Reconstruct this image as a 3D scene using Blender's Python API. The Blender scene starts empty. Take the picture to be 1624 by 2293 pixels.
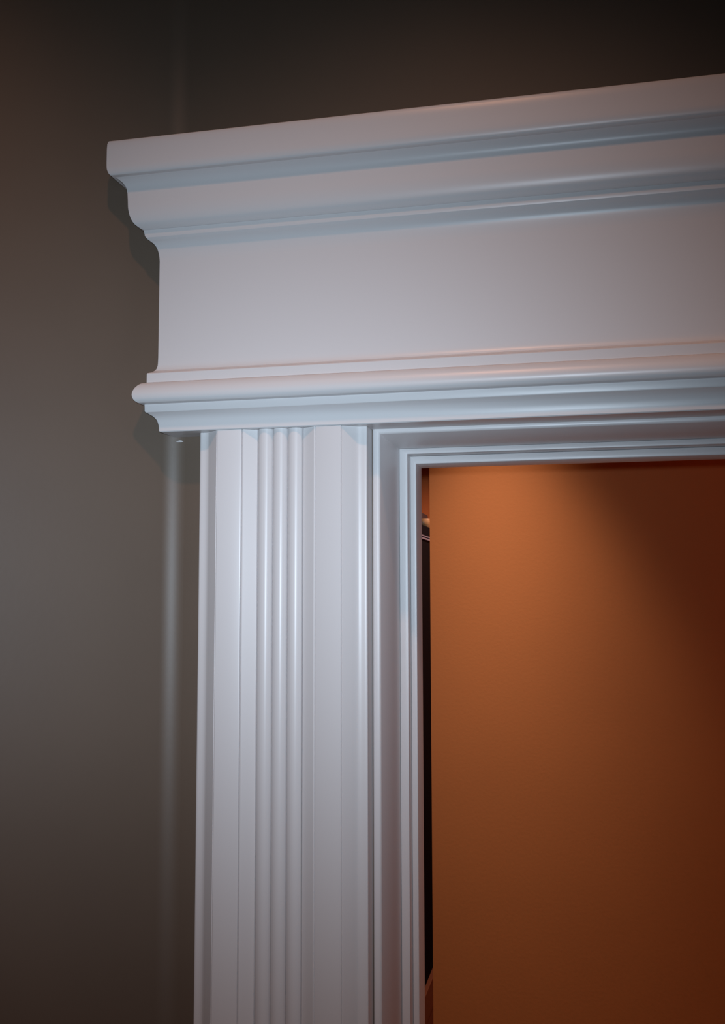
import bpy, math
from mathutils import Vector, Matrix

sc = bpy.context.scene
COL = sc.collection

# ------------------------------------------------------------------ camera
W_PX, H_PX, F_PX = 1624.0, 2293.0, 2200.0
CAM = Vector((0.0, -1.15, 1.8652))
YAW, PITCH, ROLL = math.radians(12.6246), math.radians(4.6285), math.radians(-0.101)
fwd = Vector((-math.sin(YAW) * math.cos(PITCH), math.cos(YAW) * math.cos(PITCH), math.sin(PITCH)))
right0 = Vector((math.cos(YAW), math.sin(YAW), 0.0))
up0 = right0.cross(fwd)
rgt = right0 * math.cos(ROLL) + up0 * math.sin(ROLL)
upv = -right0 * math.sin(ROLL) + up0 * math.cos(ROLL)
cam_data = bpy.data.cameras.new('camera')
cam_data.sensor_fit = 'VERTICAL'
cam_data.sensor_height = 36.0
cam_data.lens = 36.0 * F_PX / H_PX
cam_data.clip_start = 0.02
cam = bpy.data.objects.new('camera', cam_data)
COL.objects.link(cam)
cam.matrix_world = Matrix(((rgt.x, upv.x, -fwd.x, CAM.x), (rgt.y, upv.y, -fwd.y, CAM.y), (rgt.z, upv.z, -fwd.z, CAM.z), (0, 0, 0, 1)))
sc.camera = cam

# ------------------------------------------------------------------ world, exposure
world = bpy.data.worlds.new('world')
sc.world = world
world.use_nodes = True
world.node_tree.nodes['Background'].inputs[0].default_value = (0.5, 0.55, 0.6, 1)
world.node_tree.nodes['Background'].inputs[1].default_value = 0.0
sc.view_settings.view_transform = 'Standard'
sc.view_settings.look = 'None'
sc.view_settings.exposure = 0.0
sc.view_settings.gamma = 1.0
sc.view_settings.use_curve_mapping = False

# ------------------------------------------------------------------ lights
def aim(o, target):
    o.rotation_euler = (Vector(target) - o.location).to_track_quat('-Z', 'Y').to_euler()

def spot(name, loc, target, energy, color, size_deg, blend, radius):
    d = bpy.data.lights.new(name, 'SPOT')
    d.energy = energy; d.color = color
    d.spot_size = math.radians(size_deg); d.spot_blend = blend
    d.shadow_soft_size = radius
    o = bpy.data.objects.new(name, d)
    COL.objects.link(o); o.location = loc; aim(o, target)
    return o

def point(name, loc, energy, color, radius):
    d = bpy.data.lights.new(name, 'POINT')
    d.energy = energy; d.color = color; d.shadow_soft_size = radius
    o = bpy.data.objects.new(name, d)
    COL.objects.link(o); o.location = loc
    return o

# the phone's flash beside the lens: cool, brightest on its axis and fading outward like an LED behind a small lens
fl = spot('phone_flash', CAM + upv * 0.022 + rgt * 0.004, (-0.40, 0.0, 1.965), 52.0, (0.70, 0.85, 1.0), 140, 1.0, 0.008)
def lens_profile(o, sigma_deg):
    d = o.data; d.use_nodes = True
    nt = d.node_tree; em = nt.nodes['Emission']
    tc = nt.nodes.new('ShaderNodeTexCoord'); sx = nt.nodes.new('ShaderNodeSeparateXYZ')
    nt.links.new(tc.outputs['Normal'], sx.inputs[0])
    def m(op, a, b=None):
        n = nt.nodes.new('ShaderNodeMath'); n.operation = op
        for i, q in enumerate((a, b)):
            if q is None: continue
            if isinstance(q, (int, float)): n.inputs[i].default_value = q
            else: nt.links.new(q, n.inputs[i])
        return n.outputs[0]
    ang = m('ARCCOSINE', m('ABSOLUTE', sx.outputs['Z']))
    g = m('EXPONENT', m('MULTIPLY', m('POWER', m('DIVIDE', ang, math.radians(sigma_deg)), 2.0), -1.0))
    nt.links.new(g, em.inputs['Strength'])
lens_profile(fl, 23.0)
# ceiling downlight of the front room, warm, shining straight down high above the photographer
spot('ceiling_downlight', (-0.18, -0.92, 3.26), (-0.28, -0.72, 0.0), 42.0, (1.0, 0.46, 0.25), 104, 1.0, 0.035)
# hall downlight close to the orange wall
lens_profile(spot('hall_downlight', (-0.205, 0.955, 2.70), (-0.205, 0.965, 0.0), 104.0, (1.0, 0.97, 0.88), 66, 0.55, 0.03), 19.0)
# added unseen fill: lights the hall's end wall so its bounce reddens the jamb
spot('hall_bounce_fill', (0.75, 0.62, 2.70), (1.25, 0.62, 1.6), 48.0, (1.0, 0.80, 0.62), 84, 0.7, 0.03)
# lamp in the space past the orange wall
spot('far_downlight', (0.10, 1.90, 2.60), (-0.50, 2.0, 1.0), 26.0, (1.0, 0.62, 0.50), 108, 0.4, 0.04)

# ------------------------------------------------------------------ materials
def mat(name, base, rough=0.5, spec=0.5, bump=0.0, bump_scale=60.0, var=0.0, var_scale=3.0, metal=0.0, base2=None):
    m = bpy.data.materials.new(name); m.use_nodes = True
    nt = m.node_tree; b = nt.nodes['Principled BSDF']
    b.inputs['Roughness'].default_value = rough
    b.inputs['Specular IOR Level'].default_value = spec
    b.inputs['Metallic'].default_value = metal
    tc = nt.nodes.new('ShaderNodeTexCoord')
    if var > 0 or base2:
        n = nt.nodes.new('ShaderNodeTexNoise'); n.inputs['Scale'].default_value = var_scale
        n.inputs['Detail'].default_value = 5.0
        nt.links.new(tc.outputs['Object'], n.inputs['Vector'])
        r = nt.nodes.new('ShaderNodeValToRGB')
        r.color_ramp.elements[0].position = 0.3; r.color_ramp.elements[1].position = 0.7
        c2 = base2 or tuple(c * (1 + var) for c in base)
        c1 = base if base2 else tuple(c * (1 - var) for c in base)
        r.color_ramp.elements[0].color = (*c1, 1); r.color_ramp.elements[1].color = (*c2, 1)
        nt.links.new(n.outputs['Fac'], r.inputs['Fac'])
        nt.links.new(r.outputs['Color'], b.inputs['Base Color'])
    else:
        b.inputs['Base Color'].default_value = (*base, 1)
    if bump > 0:
        n2 = nt.nodes.new('ShaderNodeTexNoise'); n2.inputs['Scale'].default_value = bump_scale
        n2.inputs['Detail'].default_value = 3.0
        nt.links.new(tc.outputs['Object'], n2.inputs['Vector'])
        bp = nt.nodes.new('ShaderNodeBump'); bp.inputs['Strength'].default_value = bump
        bp.inputs['Distance'].default_value = 0.002
        nt.links.new(n2.outputs['Fac'], bp.inputs['Height'])
        nt.links.new(bp.outputs['Normal'], b.inputs['Normal'])
    return m

def wood_mat(name, c1, c2, rough):
    m = mat(name, c1, rough)
    nt = m.node_tree; b = nt.nodes['Principled BSDF']
    tc = nt.nodes.new('ShaderNodeTexCoord'); mp = nt.nodes.new('ShaderNodeMapping')
    mp.inputs['Scale'].default_value = (14, 2, 14)
    n = nt.nodes.new('ShaderNodeTexNoise'); n.inputs['Scale'].default_value = 3; n.inputs['Detail'].default_value = 6
    r = nt.nodes.new('ShaderNodeValToRGB')
    r.color_ramp.elements[0].color = (*c1, 1); r.color_ramp.elements[1].color = (*c2, 1)
    nt.links.new(tc.outputs['Object'], mp.inputs['Vector']); nt.links.new(mp.outputs['Vector'], n.inputs['Vector'])
    nt.links.new(n.outputs['Fac'], r.inputs['Fac']); nt.links.new(r.outputs['Color'], b.inputs['Base Color'])
    return m

M_TRIM = mat('white_satin_paint', (0.66, 0.65, 0.655), rough=0.34, spec=0.42, bump=0.012, bump_scale=220)
M_WALL = mat('taupe_eggshell_paint', (0.120, 0.088, 0.064), rough=0.5, spec=0.6, bump=0.03, bump_scale=160, var=0.06, var_scale=4)
M_ORANGE = mat('burnt_orange_paint', (0.60, 0.168, 0.045), rough=0.7, spec=0.25, bump=0.08, bump_scale=140, var=0.03)
M_CEIL = mat('ceiling_paint', (0.55, 0.53, 0.50), rough=0.9, spec=0.2, bump=0.05)
M_FLOOR = wood_mat('oak_floor', (0.34, 0.18, 0.09), (0.46, 0.27, 0.14), 0.4)
M_BLACK = mat('black_lacquer', (0.006, 0.006, 0.008), rough=0.8, spec=0.08)
M_METAL = mat('brushed_metal', (0.40, 0.40, 0.50), rough=0.5, metal=0.3)
M_WOOD = wood_mat('cherry_wood', (0.30, 0.10, 0.05), (0.42, 0.17, 0.08), 0.45)
M_TAN = mat('tan_glaze', (0.62, 0.36, 0.16), rough=0.4, var=0.1, var_scale=30)
M_DARK = mat('dark_card', (0.05, 0.035, 0.035), rough=0.6)

# ------------------------------------------------------------------ mesh helpers
def link(name, verts, faces, material, parent=None, smooth_deg=None):
    me = bpy.data.meshes.new(name)
    me.from_pydata([tuple(v) for v in verts], [], faces)
    me.validate()
    import bmesh
    bm = bmesh.new(); bm.from_mesh(me)
    bmesh.ops.recalc_face_normals(bm, faces=bm.faces[:])
    bm.to_mesh(me); bm.free()
    me.materials.append(material)
    if smooth_deg is not None:
        for p in me.polygons: p.use_smooth = True
        me.set_sharp_from_angle(angle=math.radians(smooth_deg))
    o = bpy.data.objects.new(name, me)
    COL.objects.link(o)
    if parent is not None:
        o.parent = parent
        o.matrix_parent_inverse = Matrix.Translation(-parent.location)
    return o

def empty(name, loc):
    o = bpy.data.objects.new(name, None)
    COL.objects.link(o); o.location = loc
    o.empty_display_size = 0.05
    return o

def structure(o, label=None):
    o['kind'] = 'structure'
    if label: o['label'] = label
    return o

def thing(o, label, cat, group=None):
    o['label'] = label; o['category'] = cat
    if group: o['group'] = group
    return o

def curve(pts, n=5):
    """Catmull-Rom through 2-D points."""
    P = [Vector(p) for p in pts]
    P = [P[0] * 2 - P[1]] + P + [P[-1] * 2 - P[-2]]
    out = []
    for i in range(1, len(P) - 2):
        a, b, c, d = P[i - 1], P[i], P[i + 1], P[i + 2]
        for k in range(n):
            t = k / n
            out.append(0.5 * (2 * b + (c - a) * t + (2 * a - 5 * b + 4 * c - d) * t * t + (3 * b - a - 3 * c + d) * t ** 3))
    out.append(P[-2])
    return [tuple(v) for v in out]

def grid_solid(rings):
    """rings: list of equal-length closed polygons; bridges them and caps both ends."""
    n = len(rings[0]); verts = []; faces = []
    for r in rings: verts += [tuple(v) for v in r]
    for i in range(len(rings) - 1):
        for k in range(n):
            a = i * n + k; b = i * n + (k + 1) % n
            faces.append((a, b, b + n, a + n))
    faces.append(tuple(range(n)))
    faces.append(tuple((len(rings) - 1) * n + k for k in range(n)))
    return verts, faces

def box(x0, x1, y0, y1, z0, z1, bev=0.0):
    if bev <= 0:
        v = [(x, y, z) for z in (z0, z1) for (x, y) in ((x0, y0), (x1, y0), (x1, y1), (x0, y1))]
        return v, [(0, 1, 2, 3), (4, 5, 6, 7), (0, 1, 5, 4), (1, 2, 6, 5), (2, 3, 7, 6), (3, 0, 4, 7)]
    def ring(i, z):
        a0, a1, b0, b1 = x0 + i, x1 - i, y0 + i, y1 - i
        c = bev
        return [(a0 + c, b0, z), (a1 - c, b0, z), (a1, b0 + c, z), (a1, b1 - c, z), (a1 - c, b1, z), (a0 + c, b1, z), (a0, b1 - c, z), (a0, b0 + c, z)]
    return grid_solid([ring(bev, z0), ring(0, z0 + bev), ring(0, z1 - bev), ring(bev, z1)])

def merge(parts):
    V, F = [], []
    for v, f in parts:
        o = len(V); V += list(v); F += [tuple(i + o for i in q) for q in f]
    return V, F

# ------------------------------------------------------------------ key measures (metres)
XL = -0.50412            # left end of the frieze
Z0 = 2.06                # underside of the head
YF = -0.046              # face of the frieze
XJ = XL + 0.259          # outer edge of the left jamb
OPEN = 0.83
XJR = XJ + OPEN          # outer edge of the right jamb
XMID = (XJ + XJR) / 2
XR = 2 * XMID - XL       # right end of the frieze
WT = 0.185               # wall thickness
XK = XL + 0.002          # inside corner with the angled wall
ANG = math.radians(45)   # the left wall swings forward by this much
CEIL = 3.30
ZJ = Z0 + 0.004          # outer edge of the head jamb
ROOM_R, ROOM_B = 2.3, -3.0
HALL_C = 2.74
HALL_R = 1.25

# ------------------------------------------------------------------ setting: front room
def wall_poly_with_door(x0, x1, z1, door0, door1, doorz, y0, y1):
    pts = [(x0, 0), (door0, 0), (door0, doorz), (door1, doorz), (door1, 0), (x1, 0), (x1, z1), (x0, z1)]
    V = [(x, y0, z) for x, z in pts] + [(x, y1, z) for x, z in pts]
    quads = [(0, 1, 2, 7), (2, 3, 6, 7), (3, 4, 5, 6)]
    F = [q for q in quads] + [tuple(i + 8 for i in q) for q in quads]
    for k in range(8): F.append((k, (k + 1) % 8, (k + 1) % 8 + 8, k + 8))
    return V, F

FIL = 0.037; TAN = FIL * math.tan(ANG / 2)
v, f = wall_poly_with_door(XK + TAN, ROOM_R, CEIL, XJ, XJR, ZJ, 0.0, WT)
structure(link('wall_front', v, f, M_WALL), 'dark taupe painted wall above and around the white doorcase')

# angled wall with a soft filled inside corner
AL = 1.5
front = [(XK + TAN, 0.0)]
for k in range(1, 13):
    a = math.pi / 2 + ANG * k / 12
    front.append((XK + TAN + FIL * math.cos(a), -FIL + FIL * math.sin(a)))
end = (XK - AL * math.cos(ANG), -AL * math.sin(ANG))
front.append(end)
back = [(end[0], WT), (XK + TAN, WT)]
plan = front + back
v, f = grid_solid([[(x, y, 0) for x, y in plan], [(x, y, CEIL) for x, y in plan]])
wl = link('wall_left', v, f, M_WALL, smooth_deg=20)
structure(wl, 'taupe wall angled toward the viewer left of the doorcase')
v, f = box(end[0] - 0.12, end[0], ROOM_B, end[1], 0, CEIL)
structure(link('wall_side', v, f, M_WALL))
v, f = box(ROOM_R, ROOM_R + 0.12, ROOM_B, WT, 0, CEIL)
structure(link('wall_right', v, f, M_WALL))
v, f = box(end[0] - 0.12, ROOM_R + 0.12, ROOM_B - 0.12, ROOM_B, 0, CEIL)
structure(link('wall_back', v, f, M_WALL))
v, f = box(end[0] - 0.12, ROOM_R + 0.12, ROOM_B - 0.12, WT, CEIL, CEIL + 0.1)
structure(link('ceiling', v, f, M_CEIL))
v, f = box(-2.6, ROOM_R + 0.2, ROOM_B - 0.12, 3.0, -0.1, 0.0)
structure(link('floor', v, f, M_FLOOR))

# ------------------------------------------------------------------ setting: hall behind the doorway
XO = XL + 0.1445          # free left edge of the orange wall
v, f = box(XO, ROOM_R, 1.20, 1.32, 0, HALL_C)
structure(link('wall_hall', v, f, M_ORANGE), 'burnt orange hall wall seen through the doorway')
v, f = box(-2.0, ROOM_R, 2.45, 2.57, 0, HALL_C)
structure(link('wall_far', v, f, M_ORANGE))
v, f = box(-2.0, -1.88, WT, 2.45, 0, HALL_C)
structure(link('wall_hall_side', v, f, M_ORANGE))
v, f = box(HALL_R, HALL_R + 0.12, WT, 1.1995, 0, HALL_C)
structure(link('wall_hall_end', v, f, M_ORANGE))  # unseen end wall, set this close to bounce orange light onto the jamb
v, f = box(-2.0, ROOM_R + 0.12, WT, 2.57, HALL_C, HALL_C + 0.1)
structure(link('ceiling_hall', v, f, M_CEIL))

v, f = box(ROOM_R, ROOM_R + 0.12, 1.32, 2.45, 0, HALL_C)
structure(link('wall_far_end', v, f, M_ORANGE))

# ------------------------------------------------------------------ trim_1: the head (cornice, frieze, neck moulding)
mm = 0.001
t1 = structure(empty('trim_1', (XMID, 0, Z0)), 'white moulded door head with stepped cornice, plain frieze and half-round bead')

def y_end_left(x):
    if x < XK + TAN: return min(0.0, -(XK - x) * math.tan(ANG)) - 0.0006 if x < XK else -0.0006
    return -0.0006

def head_part(name, prof, pback=-0.0440, smooth=32):
    poly = [(p * mm, z * mm) for p, z in prof] + [(pback, prof[-1][1] * mm), (pback, prof[0][1] * mm)]
    r0 = [(XL - p, max(y_end_left(XL - p), YF - p), Z0 + z) for p, z in poly]
    r1 = [(XL - p, YF - p, Z0 + z) for p, z in poly]
    r2 = [(XR + p, YF - p, Z0 + z) for p, z in poly]
    r3 = [(XR + p, -0.0006, Z0 + z) for p, z in poly]
    v, f = grid_solid([r0, r1, r2, r3])
    return link(name, v, f, M_TRIM, t1, smooth)

head_part('cornice_cap', curve([(44.5, 351), (47.2, 350), (48.5, 346)], 4) + curve([(48.8, 340), (48.8, 320), (48.2, 313.5), (46.2, 309), (43, 307.3), (40.8, 307)], 4))
head_part('cornice_cavetto', curve([(40.8, 307), (37.7, 305.2), (33.9, 301.8), (31.3, 297.2), (30.0, 290.6)], 5))
head_part('cornice_ovolo', curve([(30.0, 290.6), (29.6, 281), (29.2, 271.6), (27.9, 263.8), (25.9, 258), (23.4, 254), (19.5, 250.9), (14.8, 248.4)], 4))
head_part('cornice_fillet', curve([(14.8, 248.4), (14.5, 246), (13.9, 242)], 3) + [(12.9, 239.6)])
head_part('bed_cove', curve([(12.9, 239.6), (10.4, 237.4), (7.2, 235.2), (4.3, 232.1), (2.5, 228.5), (1.2, 223.8), (0.3, 218.0), (0.0, 213)], 4))
head_part('frieze_board', [(0, 213), (0, 150)] + curve([(0, 92), (0.3, 83), (1.2, 78.5), (2.6, 75.4)], 4))
head_part('neck_fillet', curve([(2.6, 75.4), (6, 72.8), (9.4, 71.2)], 3) + [(10.1, 70.2), (10.1, 59.2)])
head_part('half_round_bead', curve([(10.1, 59.2), (14.5, 57.6), (18.4, 54.2), (21.4, 49.6), (23.0, 44.6), (23.1, 41), (21.9, 37.2), (19.4, 34.3), (16.0, 32.6), (11.6, 32.0)], 4))
head_part('lower_fillet', [(11.6, 32.0), (11.4, 24.0), (10.8, 22.6)])
head_part('lower_cove', curve([(10.8, 22.6), (7.4, 20.8), (3.4, 18.0), (0.4, 14.0), (-1.2, 8.4), (-1.7, 4.2)], 4) + [(-1.8, 1.0), (-2.8, 0.0)])

# ------------------------------------------------------------------ trim_2 / trim_3: fluted pilaster casings
CX = 153.25               # axis of the pilaster, mm right of the frieze end
PL_H = 0.20               # plinth height
YFL = -42.6
def mir(pts): return [(2 * CX - x, y) for x, y in reversed(pts)]
edge_cove = [(48, -22)] + curve([(48.3, -26.3), (50, -27.2), (56, -27.7), (59.6, -28.8), (62.2, -30.6), (64.8, -32.8)], 4) + [(74.8, -40.6)] + [(76.0, -39.9)]
flat = [(76.0, -39.9), (76.2, YFL + .5), (77.0, YFL), (105.8, YFL), (107, YFL + .6), (107.6, -40.0)]
bevel = [(107.6, -40.0), (108.4, -41.2), (109.4, -41.3), (124.4, -33.6), (125.4, -31.4)]
def reed(a, b, yv=-31.4, yt=-39.8):
    c, r = (a + b) / 2, (b - a) / 2
    return [(c - r * math.cos(math.pi * k / 16), yv + (yt - yv) * math.sin(math.pi * k / 16)) for k in range(17)]
SEG = [('edge_cove', edge_cove), ('flat_fillet', flat), ('bevel', bevel),
       ('reed', reed(125.4, 144.0)), ('reed', reed(144.0, 162.5)), ('reed', reed(162.5, 181.1)),
       ('bevel', mir(bevel)), ('flat_fillet', mir(flat)), ('edge_cove', mir(edge_cove))]

def pilaster(name, x_of, base, label):
    t = structure(empty(name, (x_of(CX), 0, 0)), label)
    for nm, seg in SEG:
        poly = seg + [(seg[-1][0], -0.6), (seg[0][0], -0.6)]
        v, f = grid_solid([[(x_of(x), y * mm, z) for x, y in poly] for z in (PL_H + 0.0002, Z0 - 0.0002)])
        link(nm, v, f, M_TRIM, t, 30)
    xa, xb = sorted((x_of(46), x_of(258.4)))
    v, f = box(xa, xb, -0.048, -0.0006, 0.0002, PL_H, 0.003)
    link('plinth_block', v, f, M_TRIM, t, 30)
    return t
pilaster('trim_2', lambda x: XL + x * mm, None, 'white fluted pilaster casing left of the doorway')
pilaster('trim_3', lambda x: XR - x * mm, None, 'white fluted pilaster casing right of the doorway')

# ------------------------------------------------------------------ door_1: jambs and stops
d1 = structure(empty('door_1', (XMID, WT / 2, 0)), 'white door jamb with beaded edge and stepped stops')
# profile points: inward offset at the sides, offset at the head, depth (mm)
jamb = [(0.2, 0.2, 20), (0.2, 0.2, -0.4), (0.9, 1.2, -1.9), (2.6, 2.6, -2.8), (5, 5.0, -3.0), (7.4, 7.4, -2.8), (9.1, 9.0, -1.9), (10, 10, -0.2), (10, 10, 184.5), (0.2, 0.2, 184.5)]
stop = [(10.1, 10.1, 124.2), (10.6, 10.5, 122.6), (12, 11.6, 122), (19.8, 16.4, 122), (21.0, 17.4, 122.6), (21.5, 17.9, 124.2), (21.5, 17.9, 184.0), (10.1, 10.1, 184.0)]
stop2 = [(21.6, 18.0, 141.6), (22.2, 18.8, 140.2), (23.4, 20, 139.8), (28.2, 26.8, 139.8), (29.5, 28.4, 140.4), (30, 29, 142), (30, 29, 183.5), (21.6, 18.0, 183.5)]
def swept(prof, name):
    L0 = [(XJ + a * mm, y * mm, 0.0005) for a, h, y in prof]
    L1 = [(XJ + a * mm, y * mm, ZJ - h * mm) for a, h, y in prof]
    R1 = [(XJR - a * mm, y * mm, ZJ - h * mm) for a, h, y in prof]
    R0 = [(XJR - a * mm, y * mm, 0.0005) for a, h, y in prof]
    for nm, rings in ((name[0], [L0, L1]), (name[1], [L1, R1]), (name[0], [R1, R0])):
        v, f = grid_solid(rings)
        link(nm, v, f, M_TRIM, d1, 40)
swept(jamb, ('side_jamb', 'head_jamb'))
swept(stop, ('side_stop', 'head_stop'))
swept(stop2, ('inner_side_stop', 'inner_head_stop'))

# dab of caulk left on the wall under the head
def blob(name, c, s, material, parent):
    V, F = [], []; n, m = 12, 6
    for i in range(m + 1):
        th = math.pi * i / m
        for k in range(n):
            a = 2 * math.pi * k / n
            w = 1 + 0.18 * math.sin(3 * a + i)
            V.append((c[0] + s[0] * w * math.sin(th) * math.cos(a), c[1] + s[1] * math.cos(th), c[2] + s[2] * w * math.sin(th) * math.sin(a)))
    for i in range(m):
        for k in range(n):
            F.append((i * n + k, i * n + (k + 1) % n, (i + 1) * n + (k + 1) % n, (i + 1) * n + k))
    return link(name, V, F, material, parent, 60)
blob('caulk_dab', (XL + 0.0105, -0.0015, Z0 - 0.0055), (0.0048, 0.0012, 0.0013), M_TRIM, t1)

# baseboards
v, f = box(XJR + 0.222, ROOM_R, -0.016, -0.0006, 0.0002, 0.14, 0.003)
structure(link('baseboard_right', v, f, M_TRIM))
v, f = box(XO + 0.002, HALL_R - 0.001, 1.184, 1.1994, 0.0002, 0.12, 0.003)
structure(link('baseboard_hall', v, f, M_TRIM))

# ------------------------------------------------------------------ furniture glimpsed past the orange wall
SX = -0.455
sb = thing(empty('sideboard', (SX - 0.35, 1.85, 0)), 'reddish wooden sideboard under the black cabinet in the gap beside the orange wall', 'sideboard')
ztop = 0.742
def sbpart(nm, b, material=M_WOOD): 
    v, f = box(*b); return link(nm, v, f, material, sb, 30)
sbpart('top_board', (SX - 0.72, SX + 0.004, 1.40, 2.42, ztop - 0.085, ztop, 0.002))
sbpart('side_panel', (SX - 0.03, SX, 1.42, 2.40, 0.06, ztop - 0.087, 0.002))
sbpart('side_panel', (SX - 0.71, SX - 0.68, 1.42, 2.40, 0.06, ztop - 0.087, 0.002))
sbpart('back_panel', (SX - 0.679, SX - 0.031, 2.38, 2.40, 0.06, ztop - 0.087, 0.002))
for k in range(2):
    xa = SX - 0.678 + k * 0.325
    d = sbpart('door_panel', (xa, xa + 0.321, 1.42, 1.44, 0.08, ztop - 0.09, 0.003))
    kx = xa + (0.29 if k == 0 else 0.03)
    v, f = box(kx - 0.006, kx + 0.006, 1.398, 1.4205, 0.40, 0.46, 0.003)
    h = link('handle', v, f, M_METAL, None, 30); h.parent = d; h.matrix_parent_inverse = d.matrix_world.inverted()
for xa in (SX - 0.70, SX - 0.05):
    for ya in (1.43, 2.35):
        sbpart('foot', (xa, xa + 0.04, ya, ya + 0.04, 0.0002, 0.0595, 0.003))

hc = thing(empty('tall_cabinet', (SX - 0.35, 1.85, ztop)), 'tall black cabinet with thin metal trim in the gap beside the orange wall', 'cabinet')
def hcpart(nm, b, material=M_BLACK):
    v, f = box(*b); return link(nm, v, f, material, hc, 30)
HT = 2.063
hcpart('body', (SX - 0.68, SX - 0.006, 1.46, 2.38, ztop + 0.0005, HT, 0.003))
for k in range(2):
    xa = SX - 0.677 + k * 0.335
    d = hcpart('door_panel', (xa, xa + 0.332, 1.44, 1.459, ztop + 0.02, HT - 0.03, 0.003))
    kx = xa + (0.31 if k == 0 else 0.02)
    v, f = box(kx - 0.005, kx + 0.005, 1.42, 1.4405, 1.2, 1.32, 0.002)
    h = link('handle', v, f, M_METAL, None, 30); h.parent = d; h.matrix_parent_inverse = d.matrix_world.inverted()
hcpart('metal_strip', (SX - 0.0062, SX - 0.001, 1.47, 2.37, 2.0275, 2.0310), M_METAL)
hcpart('metal_strip', (SX - 0.0062, SX - 0.001, 1.47, 2.37, 2.0190, 2.0240), M_METAL)

def lathe(name, c, prof, material, parent=None, n=24):
    V, F = [], []
    for r, z in prof:
        for k in range(n):
            a = 2 * math.pi * k / n; V.append((c[0] + r * math.cos(a), c[1] + r * math.sin(a), c[2] + z))
    for i in range(len(prof) - 1):
        for k in range(n):
            F.append((i * n + k, i * n + (k + 1) % n, (i + 1) * n + (k + 1) % n, (i + 1) * n + k))
    return link(name, V, F, material, parent, 40)
bw = lathe('bowl', (-0.492, 1.93, HT + 0.0005), [(0.001, 0), (0.018, 0), (0.02, 0.004), (0.026, 0.012), (0.027, 0.022), (0.024, 0.032), (0.021, 0.032), (0.023, 0.022), (0.018, 0.01), (0.001, 0.006)], M_TAN)
thing(bw, 'small tan bowl on top of the tall black cabinet', 'bowl')
v, f = box(SX - 0.20, -0.522, 2.10, 2.22, HT + 0.0005, HT + 0.066, 0.003)
thing(link('storage_box', v, f, M_DARK, None, 30), 'small dark box behind the tan bowl on the black cabinet', 'box')
